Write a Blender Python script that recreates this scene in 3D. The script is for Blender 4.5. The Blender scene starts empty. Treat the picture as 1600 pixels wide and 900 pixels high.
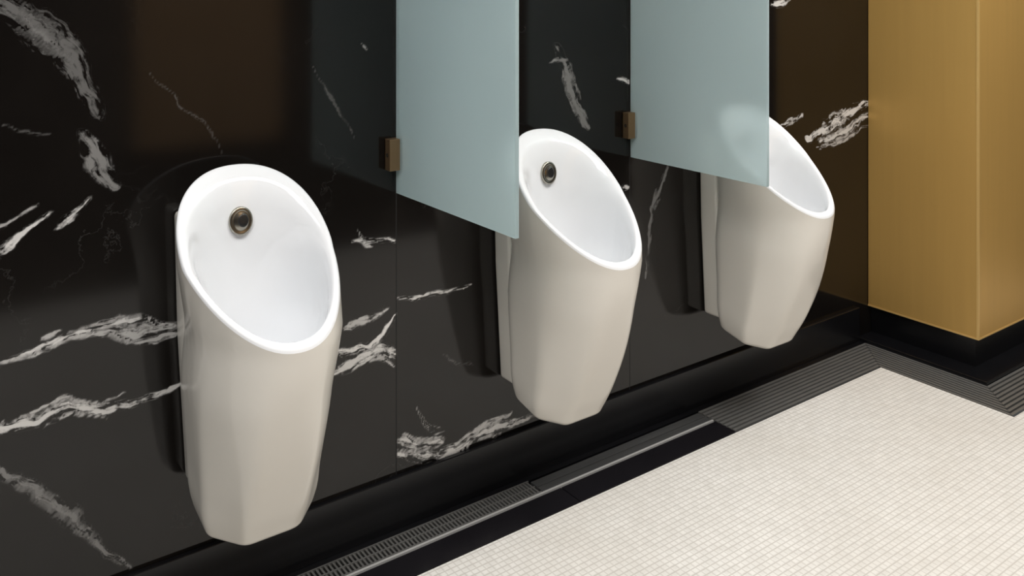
import bpy, bmesh, math
import numpy as np
from mathutils import Vector, noise

scene = bpy.context.scene
col = scene.collection
scene.view_settings.view_transform = 'Standard'
scene.view_settings.exposure = 0.0

# ------------------------------------------------------------ camera
F = 1374.0; H = 1.34; YC = 1.95
ANG = math.radians(36.05)
SA, CA = math.sin(ANG), math.cos(ANG)
cam_d = bpy.data.cameras.new("camera")
cam_d.sensor_fit = 'HORIZONTAL'; cam_d.sensor_width = 36.0
cam_d.lens = F/1600*36.0
cam_d.shift_y = -465/1600
cam_d.clip_start = 0.02
cam = bpy.data.objects.new("camera", cam_d)
cam.location = (0, -YC, H)
cam.rotation_euler = (math.pi/2, 0, -ANG)
col.objects.link(cam); scene.camera = cam

def wallpt(u, v):
    dx = SA*F + CA*(u-800); dy = CA*F - SA*(u-800)
    X = dx/dy*YC
    d = SA*X + CA*YC
    return (X, H-(v+15)*d/F)

# ------------------------------------------------------------ node helpers
def newmat(name):
    m = bpy.data.materials.new(name); m.use_nodes = True
    nt = m.node_tree
    return m, nt, nt.nodes["Principled BSDF"]
def math_n(nt, op, a, b=None, c=None, clamp=False):
    n = nt.nodes.new("ShaderNodeMath"); n.operation = op; n.use_clamp = clamp
    for i, x in enumerate((a, b, c)):
        if x is None: continue
        if isinstance(x, (int, float)): n.inputs[i].default_value = x
        else: nt.links.new(x, n.inputs[i])
    return n.outputs[0]
def mixc(nt, fac, a, b):
    n = nt.nodes.new("ShaderNodeMix"); n.data_type = 'RGBA'
    if isinstance(fac, (int, float)): n.inputs[0].default_value = fac
    else: nt.links.new(fac, n.inputs[0])
    for i, x in ((6, a), (7, b)):
        if isinstance(x, tuple): n.inputs[i].default_value = (*x, 1)
        else: nt.links.new(x, n.inputs[i])
    return n.outputs[2]
def noise_n(nt, scale, detail=4, rough=0.5, vec=None):
    n = nt.nodes.new("ShaderNodeTexNoise")
    n.inputs["Scale"].default_value = scale; n.inputs["Detail"].default_value = detail
    n.inputs["Roughness"].default_value = rough
    if vec is not None: nt.links.new(vec, n.inputs["Vector"])
    return n.outputs["Fac"]
def geo_pos(nt):
    return nt.nodes.new("ShaderNodeNewGeometry").outputs["Position"]

def simple(name, colr, rough=0.5, metal=0.0, var=0.08, scale=8.0, coat=0.0, stretch=None, bump=0.0):
    m, nt, p = newmat(name)
    tc = nt.nodes.new("ShaderNodeTexCoord").outputs["Object"]
    if stretch:
        mp = nt.nodes.new("ShaderNodeMapping"); mp.inputs["Scale"].default_value = stretch
        nt.links.new(tc, mp.inputs[0]); tc = mp.outputs[0]
    f = noise_n(nt, scale, 4, 0.5, tc)
    a = tuple(max(0, c*(1-var)) for c in colr); b = tuple(min(1, c*(1+var)) for c in colr)
    nt.links.new(mixc(nt, f, a, b), p.inputs["Base Color"])
    p.inputs["Roughness"].default_value = rough
    p.inputs["Metallic"].default_value = metal
    p.inputs["Coat Weight"].default_value = coat
    p.inputs["Coat Roughness"].default_value = 0.05
    return m

JOINTS = (1.061, 1.862)
# ------------------------------------------------------------ materials
def marble_mat():
    m, nt, p = newmat("black_marble")
    pos = geo_pos(nt)
    vein = nt.nodes.new("ShaderNodeAttribute"); vein.attribute_name = "vein"
    tone = nt.nodes.new("ShaderNodeAttribute"); tone.attribute_name = "tone"
    vco = nt.nodes.new("ShaderNodeAttribute"); vco.attribute_name = "vein_co"
    nf = noise_n(nt, 55, 6, 0.6, vco.outputs["Vector"])      # streaks running along the vein
    nf2 = noise_n(nt, 48, 6, 0.62, pos)
    t = math_n(nt, 'ADD', vein.outputs["Fac"], math_n(nt, 'MULTIPLY', math_n(nt, 'SUBTRACT', nf, 0.5), 4.2))
    t = math_n(nt, 'ADD', t, math_n(nt, 'MULTIPLY', math_n(nt, 'SUBTRACT', nf2, 0.5), 1.8))
    mr = nt.nodes.new("ShaderNodeMapRange"); mr.interpolation_type = 'SMOOTHSTEP'
    nt.links.new(t, mr.inputs[0]); mr.inputs[1].default_value = 0.26; mr.inputs[2].default_value = 1.0
    pres = nt.nodes.new("ShaderNodeMapRange"); nt.links.new(vein.outputs["Fac"], pres.inputs[0])
    pres.inputs[1].default_value = 0.0; pres.inputs[2].default_value = 0.3
    v = math_n(nt, 'MULTIPLY', math_n(nt, 'MULTIPLY', mr.outputs[0], pres.outputs[0]), tone.outputs["Fac"])
    wn = noise_n(nt, 2.3, 8, 0.62, pos)
    hair = math_n(nt, 'ABSOLUTE', math_n(nt, 'SUBTRACT', wn, 0.5))
    hm = nt.nodes.new("ShaderNodeMapRange"); nt.links.new(hair, hm.inputs[0])
    hm.inputs[1].default_value = 0.0035; hm.inputs[2].default_value = 0.0; hm.inputs[3].default_value = 0; hm.inputs[4].default_value = 1
    msk = nt.nodes.new("ShaderNodeMapRange"); nt.links.new(noise_n(nt, 3.1, 2, 0.5, pos), msk.inputs[0])
    msk.inputs[1].default_value = 0.52; msk.inputs[2].default_value = 0.7
    hairf = math_n(nt, 'MULTIPLY', math_n(nt, 'MULTIPLY', hm.outputs[0], msk.outputs[0]), 0.03)
    v = math_n(nt, 'MAXIMUM', v, hairf)
    base = mixc(nt, noise_n(nt, 3.5, 5, 0.6, pos), (0.0025, 0.0020, 0.0018), (0.011, 0.009, 0.0078))
    c = mixc(nt, v, base, (0.74, 0.72, 0.70))
    sep = nt.nodes.new("ShaderNodeSeparateXYZ"); nt.links.new(pos, sep.inputs[0])
    jm = None
    for J in JOINTS:
        q = math_n(nt, 'LESS_THAN', math_n(nt, 'ABSOLUTE', math_n(nt, 'SUBTRACT', sep.outputs[0], J)), 0.0013)
        jm = q if jm is None else math_n(nt, 'MAXIMUM', jm, q)
    c = mixc(nt, jm, c, (0.002, 0.002, 0.002))
    nt.links.new(c, p.inputs["Base Color"])
    nt.links.new(math_n(nt, 'ADD', math_n(nt, 'MULTIPLY', jm, 0.5), 0.10), p.inputs["Roughness"])
    p.inputs["IOR"].default_value = 1.46
    return m

def mosaic_mat():
    m, nt, p = newmat("white_mosaic")
    pos = geo_pos(nt)
    sep = nt.nodes.new("ShaderNodeSeparateXYZ"); nt.links.new(pos, sep.inputs[0])
    T = 0.0165
    def line(o):
        f = math_n(nt, 'FRACT', math_n(nt, 'DIVIDE', math_n(nt, 'ADD', o, 12.0), T))
        d = math_n(nt, 'ABSOLUTE', math_n(nt, 'SUBTRACT', f, 0.5))
        mr = nt.nodes.new("ShaderNodeMapRange"); nt.links.new(d, mr.inputs[0])
        mr.inputs[1].default_value = 0.34; mr.inputs[2].default_value = 0.47
        return mr.outputs[0]
    g = math_n(nt, 'MAXIMUM', math_n(nt, 'MULTIPLY', line(sep.outputs[0]), 0.65), line(sep.outputs[1]))
    sc = nt.nodes.new("ShaderNodeVectorMath"); sc.operation = 'SCALE'; sc.inputs[3].default_value = 1/T
    nt.links.new(pos, sc.inputs[0])
    fl = nt.nodes.new("ShaderNodeVectorMath"); fl.operation = 'FLOOR'; nt.links.new(sc.outputs[0], fl.inputs[0])
    wn = nt.nodes.new("ShaderNodeTexWhiteNoise"); nt.links.new(fl.outputs[0], wn.inputs[0])
    tile = mixc(nt, wn.outputs[0], (0.70, 0.68, 0.645), (0.79, 0.77, 0.735))
    dirt = noise_n(nt, 2.0, 5, 0.6, pos)
    dm = nt.nodes.new("ShaderNodeMapRange"); nt.links.new(dirt, dm.inputs[0])
    dm.inputs[1].default_value = 0.4; dm.inputs[2].default_value = 0.7; dm.inputs[4].default_value = 0.45
    tile = mixc(nt, dm.outputs[0], tile, (0.60, 0.565, 0.51))
    c = mixc(nt, math_n(nt, 'MULTIPLY', g, 0.72), tile, (0.45, 0.42, 0.38))
    nt.links.new(c, p.inputs["Base Color"])
    p.inputs["Roughness"].default_value = 0.4
    return m

def frosted_mat():
    m, nt, p = newmat("frosted_glass")
    out = nt.nodes["Material Output"]
    tc = nt.nodes.new("ShaderNodeTexCoord").outputs["Object"]
    f = noise_n(nt, 2.0, 2, 0.5, tc)
    c = mixc(nt, f, (0.63, 0.75, 0.77), (0.73, 0.84, 0.855))
    nt.links.new(c, p.inputs["Base Color"])
    p.inputs["Roughness"].default_value = 0.38
    p.inputs["Transmission Weight"].default_value = 0.70
    p.inputs["IOR"].default_value = 1.12
    tr = nt.nodes.new("ShaderNodeBsdfTranslucent"); nt.links.new(c, tr.inputs[0])
    mx = nt.nodes.new("ShaderNodeMixShader"); mx.inputs[0].default_value = 0.30
    nt.links.new(p.outputs[0], mx.inputs[1]); nt.links.new(tr.outputs[0], mx.inputs[2])
    nt.links.new(mx.outputs[0], out.inputs[0])
    return m

M_marble = marble_mat()
M_mosaic = mosaic_mat()
M_frost = frosted_mat()
M_black = simple("black_stone", (0.005, 0.005, 0.006), 0.26, var=0.4)
M_band = simple("dark_stone_band", (0.008, 0.0072, 0.009), 0.22, var=0.3)
M_dark = simple("channel_dark", (0.006, 0.006, 0.006), 0.7)
M_bowl = simple("white_glaze", (0.85, 0.86, 0.88), 0.08, var=0.01, coat=0.4)
M_body_shaded = simple("ceramic_body_shaded", (0.745, 0.71, 0.65), 0.2, var=0.015, coat=0.2)  # same white ceramic as the bowl; warm shade put into this darker beige
M_gold = simple("brushed_brass", (0.61, 0.37, 0.11), 0.40, metal=0.42, var=0.06, scale=34, stretch=(1, 1, 0.04))
M_goldedge = simple("brass_edge", (0.74, 0.49, 0.18), 0.38, metal=0.4, var=0.05)
M_bronze = simple("bronze", (0.23, 0.15, 0.08), 0.35, metal=0.7, var=0.15)
M_chrome = simple("chrome", (0.40, 0.38, 0.33), 0.25, metal=1.0, var=0.1)
M_hole = simple("sensor_dark", (0.02, 0.02, 0.02), 0.15)
M_steel = simple("steel", (0.09, 0.09, 0.09), 0.24, metal=0.4, var=0.3, scale=20, stretch=(0.2, 6, 1))
M_steelb = simple("bright_steel", (0.60, 0.59, 0.58), 0.3, metal=0.4, var=0.05)
M_slat = simple("grate_slat", (0.17, 0.167, 0.16), 0.38, metal=0.4, var=0.15, scale=20)
M_opp = simple("dark_wall", (0.010, 0.009, 0.008), 0.35, var=0.3, scale=2)
M_brown = simple("brown_panel", (0.40, 0.24, 0.11), 0.5, var=0.06, scale=3)
M_ceil = simple("ceiling_paint", (0.75, 0.74, 0.72), 0.8, var=0.02)

# ------------------------------------------------------------ mesh helpers
def link_mesh(name, verts, faces, mats, parent=None, smooth=False, loc=(0, 0, 0)):
    me = bpy.data.meshes.new(name); me.from_pydata([tuple(v) for v in verts], [], faces)
    for mt in (mats if isinstance(mats, (list, tuple)) else [mats]): me.materials.append(mt)
    if smooth: me.polygons.foreach_set("use_smooth", [True]*len(me.polygons))
    me.update()
    o = bpy.data.objects.new(name, me); col.objects.link(o); o.location = loc
    if parent: o.parent = parent
    return o

BF = [(0,3,2,1),(4,5,6,7),(0,1,5,4),(1,2,6,5),(2,3,7,6),(3,0,4,7)]
def boxes(name, bl, mat, parent=None, loc=(0,0,0), bevel=0.0, seg=2):
    vs, fs = [], []
    for (x0,x1,y0,y1,z0,z1) in bl:
        b = len(vs)
        vs += [(x0,y0,z0),(x1,y0,z0),(x1,y1,z0),(x0,y1,z0),(x0,y0,z1),(x1,y0,z1),(x1,y1,z1),(x0,y1,z1)]
        fs += [tuple(b+i for i in f) for f in BF]
    o = link_mesh(name, vs, fs, mat, parent, loc=loc)
    if bevel:
        md = o.modifiers.new("bevel", 'BEVEL'); md.width = bevel; md.segments = seg; md.limit_method = 'ANGLE'
    return o
def empty(name, loc, label, cat, group=None):
    e = bpy.data.objects.new(name, None); e.location = loc; e.empty_display_size = 0.1
    col.objects.link(e); tag(e, label, cat, group); return e
def tag(o, label, cat, group=None):
    o["label"] = label; o["category"] = cat
    if group: o["group"] = group
def struct(o): o["kind"] = "structure"

XL, XR, YO, ZC = -2.0, 4.3, -2.25, 2.7

# ------------------------------------------------------------ marble wall
veins = [  # polyline, width, intensity
 ([(-20,-10),(20,18),(60,38),(100,75),(125,120),(150,175)], 26, .15),
 ([(30,20),(75,55),(110,95)], 9, .20),
 ([(130,205),(148,245),(160,270),(185,292)], 16, .26),
 ([(-30,408),(0,388),(40,362),(75,333)], 7, .85),
 ([(-30,370),(0,352),(60,322)], 4, .5),
 ([(84,358),(110,340),(140,312)], 7, .75),
 ([(-60,572),(0,566),(60,546),(110,524),(160,505),(200,498),(240,503),(290,512)], 8, .85),
 ([(60,532),(100,512)], 4, .6),
 ([(120,525),(170,515),(215,520),(290,505)], 12, .6),
 ([(200,535),(250,528),(300,520)], 6, .6),
 ([(-60,690),(0,674),(60,657),(110,634),(155,641),(200,632),(285,600)], 11, .85),
 ([(90,640),(120,625),(150,630)], 6, .6),
 ([(-40,715),(0,735),(50,770),(90,797),(130,822),(160,855),(205,888)], 12, .25),
 ([(120,800),(150,850)], 5, .25),
 ([(520,552),(575,542),(600,522),(619,498)], 9, .9),
 ([(520,578),(575,556),(600,548),(619,552)], 16, .8),
 ([(535,518),(570,502),(608,480)], 7, .6),
 ([(590,560),(619,570)], 5, .6),
 ([(558,358),(570,378),(580,388)], 4, .6),
 ([(548,378),(590,374),(620,379)], 6, .8),
 ([(622,470),(665,465),(735,446)], 5, .8),
 ([(622,688),(650,695),(690,688)], 10, .8),
 ([(622,712),(690,714),(740,690),(780,665),(850,640)], 11, .85),
 ([(690,700),(750,675),(800,640)], 7, .7),
 ([(650,640),(670,670),(690,665)], 4, .6),
 ([(868,72),(882,105),(895,145),(905,175),(917,198)], 13, .22),
 ([(860,95),(885,98)], 4, .25),
 ([(965,124),(988,130)], 4, .7),
 ([(1262,218),(1300,192),(1325,175),(1358,160)], 13, .8),
 ([(1280,222),(1320,205),(1358,182)], 9, .7),
 ([(1215,198),(1255,183)], 6, .7),
 ([(1205,8),(1235,0)], 6, .8),
 ([(1045,258),(1030,295),(1018,340),(1010,430)], 7, .14),
 ([(965,296),(986,292)], 4, .7),
 ([(1282,500),(1276,560)], 2, .4),
 ([(235,110),(290,170),(352,238)], 3, .08),
 ([(488,105),(520,160),(556,218)], 3, .08),
 ([(0,200),(80,215)], 3, .12),
 ([(690,560),(740,570)], 3, .10),
 ([(560,70),(570,76)], 3, .3),
]
import random
random.seed(4)
extra = []
for pts, wpx, inten in veins:
    if wpx >= 8:
        for sgn in (-1, 1, random.choice((-1, 1))):
            k = random.uniform(.7, 1.5)*wpx*sgn
            a = random.uniform(0, .35); b = random.uniform(.6, 1)
            n = len(pts); q = []
            for i, (u, v) in enumerate(pts):
                if a <= i/(n-1) <= b or n < 4:
                    q.append((u+random.uniform(-4, 4), v+k*(0.4+0.8*random.random())))
            if len(q) >= 2: extra.append((q, random.uniform(2.2, 3.4), inten*.75))
veins += extra
xs = np.concatenate([[XL], np.arange(-0.45, 3.2, 0.005), [XR]])
zs = np.concatenate([[0.0], np.arange(0.1, 1.40, 0.005), [1.6, ZC]])
GX, GZ = np.meshgrid(xs, zs)
P = np.stack([GX.ravel(), GZ.ravel()], 1)
W = np.array([[noise.noise(Vector((x*14, z*14, 3.1))) + .5*noise.noise(Vector((x*40, z*40, 1.1))),
               noise.noise(Vector((x*14, z*14, 9.7))) + .5*noise.noise(Vector((x*40, z*40, 7.1)))] for x, z in P])
PW = P + W*0.012
vein = np.zeros(len(P)); tone = np.zeros(len(P)); vco = np.zeros((len(P), 3))
slab = np.digitize(P[:, 0], JOINTS)
for vi, (pts, wpx, inten) in enumerate(veins):
    wp = [wallpt(*q) for q in pts]
    Xm = sum(q[0] for q in wp)/len(wp)
    w = max(wpx*(SA*Xm + CA*YC)/F*1.25, 0.005)
    Xj = int(np.digitize([Xm], JOINTS)[0])
    dmin = np.full(len(P), 9.0); al = np.zeros(len(P)); sd = np.zeros(len(P))
    tot = len(wp)-1; acc = 0.0
    for i in range(tot):
        a = np.array(wp[i]); b = np.array(wp[i+1]); ab = b-a; L = np.linalg.norm(ab)
        rel_ = PW-a
        t = np.clip((rel_ @ ab)/(ab @ ab), 0, 1)
        s = (i+t)/tot
        taper = 0.4+0.6*np.sin(np.pi*np.clip(s, 0.0, 1.0))
        d0 = np.linalg.norm(PW-(a+t[:, None]*ab), axis=1)
        sgn = np.sign(rel_[:, 0]*ab[1]-rel_[:, 1]*ab[0])
        dd = d0/taper
        m_ = dd < dmin
        dmin = np.where(m_, dd, dmin); al = np.where(m_, acc+t*L, al); sd = np.where(m_, sgn*d0, sd)
        acc += L
    g = np.clip(1-dmin/w, 0, 1)
    g[slab != Xj] = 0
    up = g*inten > vein*tone
    vein = np.where(up, g, vein); tone = np.where(up, inten, tone)
    vco[up] = np.stack([al*0.28, sd*1.5, np.full(len(P), vi*0.37)], 1)[up]
nx, nz = len(xs), len(zs)
ii = np.arange(nx*nz).reshape(nz, nx)
fq = np.stack([ii[:-1, :-1], ii[:-1, 1:], ii[1:, 1:], ii[1:, :-1]], -1).reshape(-1, 4)
wb = link_mesh("wall_back", [(x, 0, z) for x, z in P], fq.tolist(), M_marble)
for nm, arr in (("vein", vein), ("tone", tone)):
    at = wb.data.attributes.new(nm, 'FLOAT', 'POINT'); at.data.foreach_set("value", arr.astype(np.float32))
at = wb.data.attributes.new("vein_co", 'FLOAT_VECTOR', 'POINT'); at.data.foreach_set("vector", vco.astype(np.float32).ravel())
struct(wb)

# ------------------------------------------------------------ other structure
def quad(name, vs, mat):
    o = link_mesh(name, vs, [tuple(range(4))], mat); struct(o); return o
FE = -0.195
o = link_mesh("floor", [(XL,YO,0),(2.90,YO,0),(2.90,FE,0),(XL,FE,0),(2.90,YO,0),(XR,YO,0),(XR,-0.645,0),(2.90,-0.645,0)],
          [(0,1,2,3),(4,5,6,7)], M_mosaic); struct(o)
o = boxes("trim_1", [(XL,XR,-0.66,0.0,-0.06,-0.03)], M_dark); struct(o)
o = boxes("trim_2", [(XL,3.055,-0.035,0,-0.03,0.0)], M_black); struct(o)
o = boxes("baseboard_back", [(XL,3.055,-0.014,0,0.0,0.128)], M_black, bevel=0.002); struct(o)
o = boxes("trim_3", [(XL,1.50,-0.193,-0.112,-0.03,0.001),(1.502,2.12,-0.193,-0.112,-0.03,0.001)], M_band, bevel=0.0012); struct(o)
quad("wall_front", [(XL,YO,0),(XL,YO,ZC),(XR,YO,ZC),(XR,YO,0)], M_opp)
quad("wall_left", [(XL,YO,0),(XL,0,0),(XL,0,ZC),(XL,YO,ZC)], M_opp)
quad("wall_right", [(XR,YO,0),(XR,YO,ZC),(XR,0,ZC),(XR,0,0)], M_opp)
quad("ceiling", [(XL,YO,ZC),(XL,0,ZC),(XR,0,ZC),(XR,YO,ZC)], M_ceil)
o = boxes("trim_4", [(0.95,1.63,YO,YO+0.03,0.62,ZC)], M_brown, bevel=0.003); struct(o)

# ------------------------------------------------------------ drain parts
bars = []
x = -0.8
while x < 1.44:
    bars.append((x, x+0.005, -0.096, -0.040, -0.018, 0.0015)); x += 0.0105
bars += [(-0.8,1.446,-0.0405,-0.037,-0.03,0.003),(-0.8,1.446,-0.0995,-0.096,-0.03,0.003),(-0.8,1.446,-0.070,-0.066,-0.02,0.002)]
o = boxes("drain_grate", bars, M_slat); tag(o, "narrow ribbed metal drain grate at the foot of the marble wall", "drain grate")
o = boxes("drain_cover", [(1.45,2.118,-0.0715,-0.044,-0.03,0.0012),(1.45,2.118,-0.0995,-0.0745,-0.03,0.0012),
                          (1.45,2.118,-0.0745,-0.0715,-0.03,-0.001)], M_steel, bevel=0.0006)
tag(o, "smooth dark steel drain cover strip along the wall", "drain cover")
o = boxes("drain_edge_rail", [(-0.8,2.118,-0.107,-0.1005,-0.03,0.003)], M_steelb, bevel=0.0012)
tag(o, "polished steel edging rail beside the drain", "metal rail")

def slat_run(name, kind, label):
    vs, fs = [], []
    n = 9; pitch = 0.155/n; cx, cy = 3.055, -0.035
    for i in range(n):
        s0 = i*pitch+0.002; s1 = s0+pitch*0.58
        if kind == 'wall':
            q = [(2.125, cy-s0), (cx-s0-.001, cy-s0), (cx-s1-.001, cy-s1), (2.125, cy-s1)]
        elif kind == 'side':
            q = [(cx-s0, cy-s0-.001), (cx-s0, -0.487-s0+.001), (cx-s1, -0.487-s1+.001), (cx-s1, cy-s1-.001)]
        else:
            q = [(cx-s0+.001, -0.487-s0), (XR-.01, -0.487-s0), (XR-.01, -0.487-s1), (cx-s1+.001, -0.487-s1)]
        b = len(vs)
        vs += [(a, c, -0.02) for a, c in q] + [(a, c, 0.0) for a, c in q]
        fs += [tuple(b+k for k in f) for f in BF]
    if kind == 'wall': ties = [(x, x+.006, cy-.15, cy-.002, -.03, -.012) for x in np.arange(2.15, 2.9, .12)]
    elif kind == 'side': ties = [(cx-.15, cx-.002, y, y+.006, -.03, -.012) for y in np.arange(-.48, -.2, .1)]
    else: ties = [(x, x+.006, -.64, -.489, -.03, -.012) for x in np.arange(3.1, XR-.05, .12)]
    for (x0,x1,y0,y1,z0,z1) in ties:
        b = len(vs)
        vs += [(x0,y0,z0),(x1,y0,z0),(x1,y1,z0),(x0,y1,z0),(x0,y0,z1),(x1,y0,z1),(x1,y1,z1),(x0,y1,z1)]
        fs += [tuple(b+k for k in f) for f in BF]
    o = link_mesh(name, vs, fs, M_slat)
    bm = bmesh.new(); bm.from_mesh(o.data); bmesh.ops.recalc_face_normals(bm, faces=bm.faces); bm.to_mesh(o.data); bm.free()
    tag(o, label, "drain grate", "slatted drain grates"); return o
slat_run("slatted_drain_grate", 'wall', "dark slatted metal drain grate along the marble wall")
slat_run("slatted_drain_grate", 'side', "dark slatted drain grate along the side of the brass column")
slat_run("slatted_drain_grate", 'front', "dark slatted drain grate along the front of the brass column")

# ------------------------------------------------------------ brass column
PX, PY, PZ = 3.13, -0.423, 0.117
pil = empty("column", (3.6, -0.2, 0), "square brushed brass clad column on a black stone plinth", "column")
def rel(bl): return [(a-3.6,b-3.6,c+.2,d+.2,e,f) for a,b,c,d,e,f in bl]
boxes("plinth", rel([(3.055,4.2,-0.487,-0.001,-0.03,0.012)]), M_black, pil, bevel=0.002)
boxes("recessed_base", rel([(PX+.02,4.18,PY+.02,-0.001,0.012,PZ)]), M_black, pil)
boxes("cladding", rel([(PX,4.2,PY,-0.001,PZ,ZC-.01)]), M_gold, pil, bevel=0.002)
e = 0.0015
boxes("corner_trim", rel([(PX-e,PX+.006,PY-e,PY+.006,PZ-e,ZC-.01),
                          (PX-e,PX+.004,PY+.006,-0.001,PZ-e,PZ+.004),
                          (PX+.006,4.2,PY-e,PY+.004,PZ-e,PZ+.004)]), M_goldedge, pil)

# ------------------------------------------------------------ glass partitions
PD, PZ0, PZ1, TH = 0.51, 0.835, 2.0, 0.010
def screw(p):
    vs = [(p[0]+.001, p[1], p[2])]; n = 12
    for k in range(n):
        a = 2*math.pi*k/n; vs.append((p[0]-.0005, p[1]+.005*math.cos(a), p[2]+.005*math.sin(a)))
    return vs, [(0, 1+k, 1+(k+1) % n) for k in range(n)]
def partition(X):
    e = empty("glass_partition", (X, 0, PZ0), "frosted pale blue glass partition clipped to marble wall", "partition", "frosted urinal partitions")
    boxes("glass_pane", [(-TH/2, TH/2, -PD, -0.008, 0, PZ1-PZ0)], M_frost, e, bevel=0.001)
    for z in (0.06, 1.0):
        c = boxes("wall_clip", [(-0.034, -0.0055, -0.030, -0.0005, z, z+.078),
                            (0.0055, 0.022, -0.030, -0.0005, z, z+.078),
                            (-0.034, 0.022, -0.0075, -0.0003, z, z+.078)], M_bronze, e, bevel=0.0015)
        c["label"] = "bronze wall clip"
        link_mesh("clip_screw", *screw((-0.0345, -0.018, z+.039)), M_hole, c)
    return e
p1 = partition(1.061)
p2 = partition(1.862)

# ------------------------------------------------------------ urinals
poly = [(0.86,1.0),(1.0,0.8),(1.0,-0.30),(0.50,-1.0),(-0.50,-1.0),(-1.0,-0.30),(-1.0,0.8),(-0.86,1.0)]
def poly_r(th):
    dx, dy = math.cos(th), math.sin(th); best = 9
    for i in range(len(poly)):
        x1, y1 = poly[i]; x2, y2 = poly[(i+1) % len(poly)]
        ex, ey = x2-x1, y2-y1
        den = dx*ey-dy*ex
        if abs(den) < 1e-9: continue
        t = (x1*ey-y1*ex)/den; s = (x1*dy-y1*dx)/den
        if t > 0 and -1e-6 <= s <= 1+1e-6: best = min(best, t)
    return best
NS = 160
TH_ = [2*math.pi*(i+.5)/NS for i in range(NS)]
PR = [poly_r(t) for t in TH_]
for _ in range(8):   # soften the corners a little
    PR = [(PR[i-1]+2*PR[i]+PR[(i+1) % NS])/4 for i in range(NS)]
def loop(k):
    yb, zb, yf, zf, w, n, kk = k
    out = []
    for th, pr in zip(TH_, PR):
        c, s = math.cos(th), math.sin(th)
        se = (abs(c)**n+abs(s)**n)**(-1/n)
        r = se*(1-kk)+pr*kk
        a, b = r*c, r*s
        tp = 1+(1-kk)*(0.18*b if b < 0 else .045*b)
        z = (zb+zf)/2+b*(zb-zf)/2
        sx = float(np.interp(z, [.22, .35, .55, .66, .80, .97], [.032, .022, .016, .025, .005, .006]))
        out.append((a*w*tp+sx, (yb+yf)/2+b*(yb-yf)/2, z))
    return out
def crom(keys, sub):
    keys = [np.array(k, float) for k in keys]; out = []
    for i in range(len(keys)-1):
        p0 = keys[max(i-1, 0)]; p1_ = keys[i]; p2_ = keys[i+1]; p3 = keys[min(i+2, len(keys)-1)]
        d1 = np.linalg.norm((p2_-p1_)[:5])+1e-9; d0 = np.linalg.norm((p1_-p0)[:5])+1e-9; d2 = np.linalg.norm((p3-p2_)[:5])+1e-9
        m1 = (p2_-p1_) if i == 0 else ((p1_-p0)/d0*d1+(p2_-p1_)/d1*d0)/(d0+d1)*d1
        m2 = (p2_-p1_) if i == len(keys)-2 else ((p2_-p1_)/d1*d2+(p3-p2_)/d2*d1)/(d1+d2)*d1
        for j in range(sub):
            t = j/sub
            out.append((2*t**3-3*t**2+1)*p1_+(t**3-2*t**2+t)*m1+(-2*t**3+3*t**2)*p2_+(t**3-t**2)*m2)
    out.append(keys[-1]); return out
bowl_keys = [
 (-.176,.470,-.184,.469,.004,2.0,0),
 (-.135,.485,-.235,.463,.052,2.0,0),
 (-.116,.560,-.285,.495,.081,2.1,0),
 (-.110,.670,-.320,.550,.099,2.1,0),
 (-.107,.780,-.344,.612,.111,2.15,0),
 (-.1030,.860,-.358,.650,.121,2.2,0),
 (-.0960,.912,-.366,.669,.130,2.2,0),
 (-.0870,.936,-.3715,.6770,.1370,2.2,0),
 (-.0790,.9465,-.3755,.6790,.1415,2.2,0),
 (-.0710,.9555,-.3795,.6775,.1460,2.2,0),
 (-.0610,.9630,-.3848,.6730,.1510,2.2,0),
 (-.0565,.9630,-.3875,.6690,.1533,2.2,0),
 (-.0550,.9580,-.3890,.6630,.1545,2.2,0),
]
body_keys = [
 (-.0550,.9580,-.3890,.6630,.1545,2.2,0),
 (-.054,.860,-.378,.595,.150,2.3,.10),
 (-.054,.720,-.351,.497,.142,2.6,.45),
 (-.056,.560,-.313,.397,.1335,2.9,.8),
 (-.058,.410,-.270,.310,.125,3,.95),
 (-.060,.284,-.228,.244,.1165,3,1),
 (-.062,.272,-.222,.234,.113,3,1),
 (-.070,.262,-.210,.225,.104,2.8,1),
 (-.12,.244,-.13,.244,.003,2,1),
]
def loft(name, keys, sub, mat, parent):
    ls = crom(keys, sub); vs = []; fs = []
    for k in ls: vs += loop(k)
    m = len(ls)
    for i in range(m-1):
        for j in range(NS):
            a = i*NS+j; b = i*NS+(j+1) % NS
            fs.append((a, b, b+NS, a+NS))
    if name == 'bowl': fs.append(tuple(range(NS-1, -1, -1)))
    else: fs.append(tuple(range((m-1)*NS, m*NS)))
    o = link_mesh(name, vs, fs, mat, parent, smooth=True)
    bm = bmesh.new(); bm.from_mesh(o.data)
    bmesh.ops.recalc_face_normals(bm, faces=bm.faces)
    bm.faces.ensure_lookup_table(); bm.normal_update()
    f = bm.faces[NS*(len(ls)//2) + NS//4] if name == 'body' else bm.faces[NS*4]
    c = f.calc_center_median()
    outward = f.normal.dot(c-Vector((0, -0.2, c.z))) > 0
    if (name == 'body' and not outward) or (name == 'bowl' and outward):
        bmesh.ops.reverse_faces(bm, faces=bm.faces)
    bm.to_mesh(o.data); bm.free()
    return o
def disc_profile(prof, n=40):
    vs, fs = [], []
    for r, h in prof:
        for k in range(n):
            a = 2*math.pi*k/n; vs.append((r*math.cos(a), -h, r*math.sin(a)))
    for i in range(len(prof)-1):
        for k in range(n):
            a = i*n+k; b = i*n+(k+1) % n; fs.append((a, b, b+n, a+n))
    fs.append(tuple((len(prof)-1)*n+k for k in range(n)))
    return vs, fs
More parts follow.
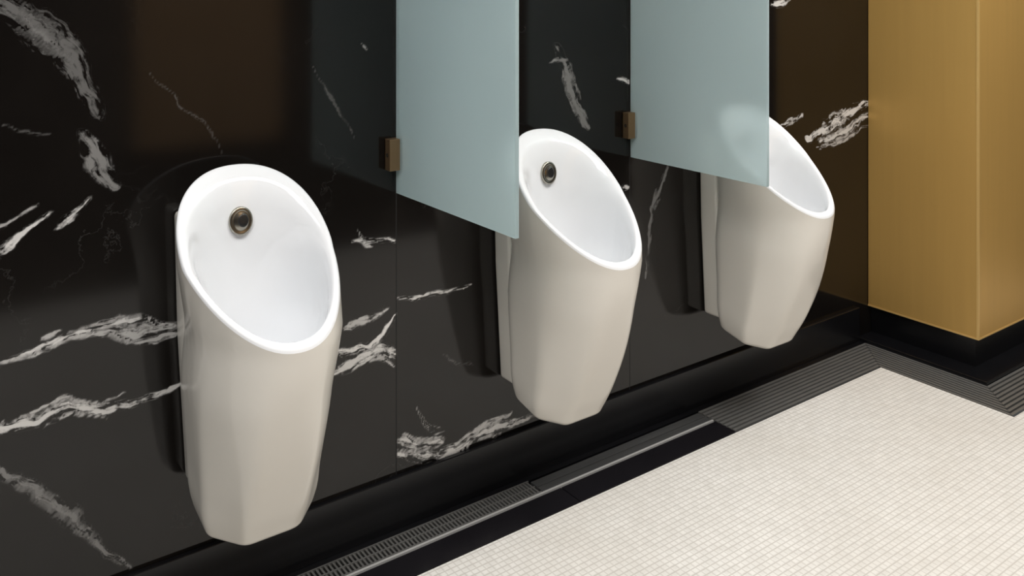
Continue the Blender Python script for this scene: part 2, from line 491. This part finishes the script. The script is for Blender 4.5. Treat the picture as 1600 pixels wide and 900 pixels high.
def mount(e):
    # tapered back block, narrower toward the foot
    vs = []
    for z, hw, s in ((.080, .100, .018), (.40, .112, .012), (.66, .114, .008)):
        for (a, y) in ((-1, -.0008), (-1, -.074), (1, -.074), (1, -.0008)):
            vs.append((a*hw+s, y, z))
    fs = [(0,1,2,3), (8,11,10,9)]
    for i in range(2):
        for j in range(4):
            a = i*4+j; b = i*4+(j+1) % 4; fs.append((a, a+4, b+4, b))
    o = link_mesh("mounting_back", vs, fs, M_body_shaded, e)
    bm = bmesh.new(); bm.from_mesh(o.data); bmesh.ops.recalc_face_normals(bm, faces=bm.faces); bm.to_mesh(o.data); bm.free()
    md = o.modifiers.new("bevel", 'BEVEL'); md.width = .012; md.segments = 4; md.limit_method = 'ANGLE'; md.angle_limit = 1.0
    o.data.polygons.foreach_set("use_smooth", [True]*len(o.data.polygons))

def urinal_build(x, label):
    e = empty("urinal", (x, 0, 0.21), label, "urinal", "row of wall-hung urinals")
    b1 = loft("body", body_keys, 5, M_body_shaded, e)
    b2 = loft("bowl", bowl_keys, 5, M_bowl, e)
    b2["label"] = "glossy pure white bowl and rim"
    for o in (b1, b2): o.location.z = -0.21
    mount(e)
    vs, fs = disc_profile([(.0275,-.006),(.0275,.002),(.026,.0035),(.022,.004),(.020,.003),(.017,.003),(.0155,.004),(.004,.0042)])
    fh = link_mesh("flush_head", vs, fs, M_chrome, e, smooth=True, loc=(.004, -.1085, .852-.21))
    fh.rotation_euler = (math.radians(-5), 0, 0); fh["label"] = "round chrome flush spout"; fh.scale = (.92, 1, 1.1)
    vs, fs = disc_profile([(.0125,0),(.0125,.0052),(.010,.0058),(.002,.0050)], 24)
    link_mesh("spout_opening", vs, fs, M_hole, fh, smooth=True, loc=(.004, 0, .001))
    return e
u1 = urinal_build(0.627, "white ceramic wall-hung urinal with oval slanted opening")
def copy_tree(o, parent=None):
    c = o.copy(); col.objects.link(c)
    if parent: c.parent = parent; c.matrix_parent_inverse = o.matrix_parent_inverse.copy()
    for ch in list(o.children): copy_tree(ch, c)
    return c
u2 = copy_tree(u1); u2.location.x = 1.458
u2["label"] = "white ceramic urinal partly behind a frosted glass partition"
u3 = copy_tree(u1); u3.location.x = 2.271
u3["label"] = "white ceramic urinal between frosted partition and brass column"

# ------------------------------------------------------------ lights
def area(name, loc, sx, sy, power, colr=(1, .985, .955), rot=(0, 0, 0)):
    l = bpy.data.lights.new(name, 'AREA'); l.shape = 'RECTANGLE'; l.size = sx; l.size_y = sy
    l.energy = power; l.color = colr
    o = bpy.data.objects.new(name, l); o.location = loc; o.rotation_euler = rot; col.objects.link(o)
area("ceiling_lamp", (1.1, -1.45, 2.66), 3.8, 0.7, 86)
area("ceiling_lamp", (3.0, -1.4, 2.66), 1.6, 1.2, 34, (1, .975, .94))
area("ceiling_lamp", (-1.0, -1.3, 2.66), 1.4, 1.4, 22, (.98, .99, 1))
w = bpy.data.worlds.new("world"); scene.world = w; w.use_nodes = True
w.node_tree.nodes["Background"].inputs[0].default_value = (0.9, 0.95, 1, 1)
w.node_tree.nodes["Background"].inputs[1].default_value = 0.3
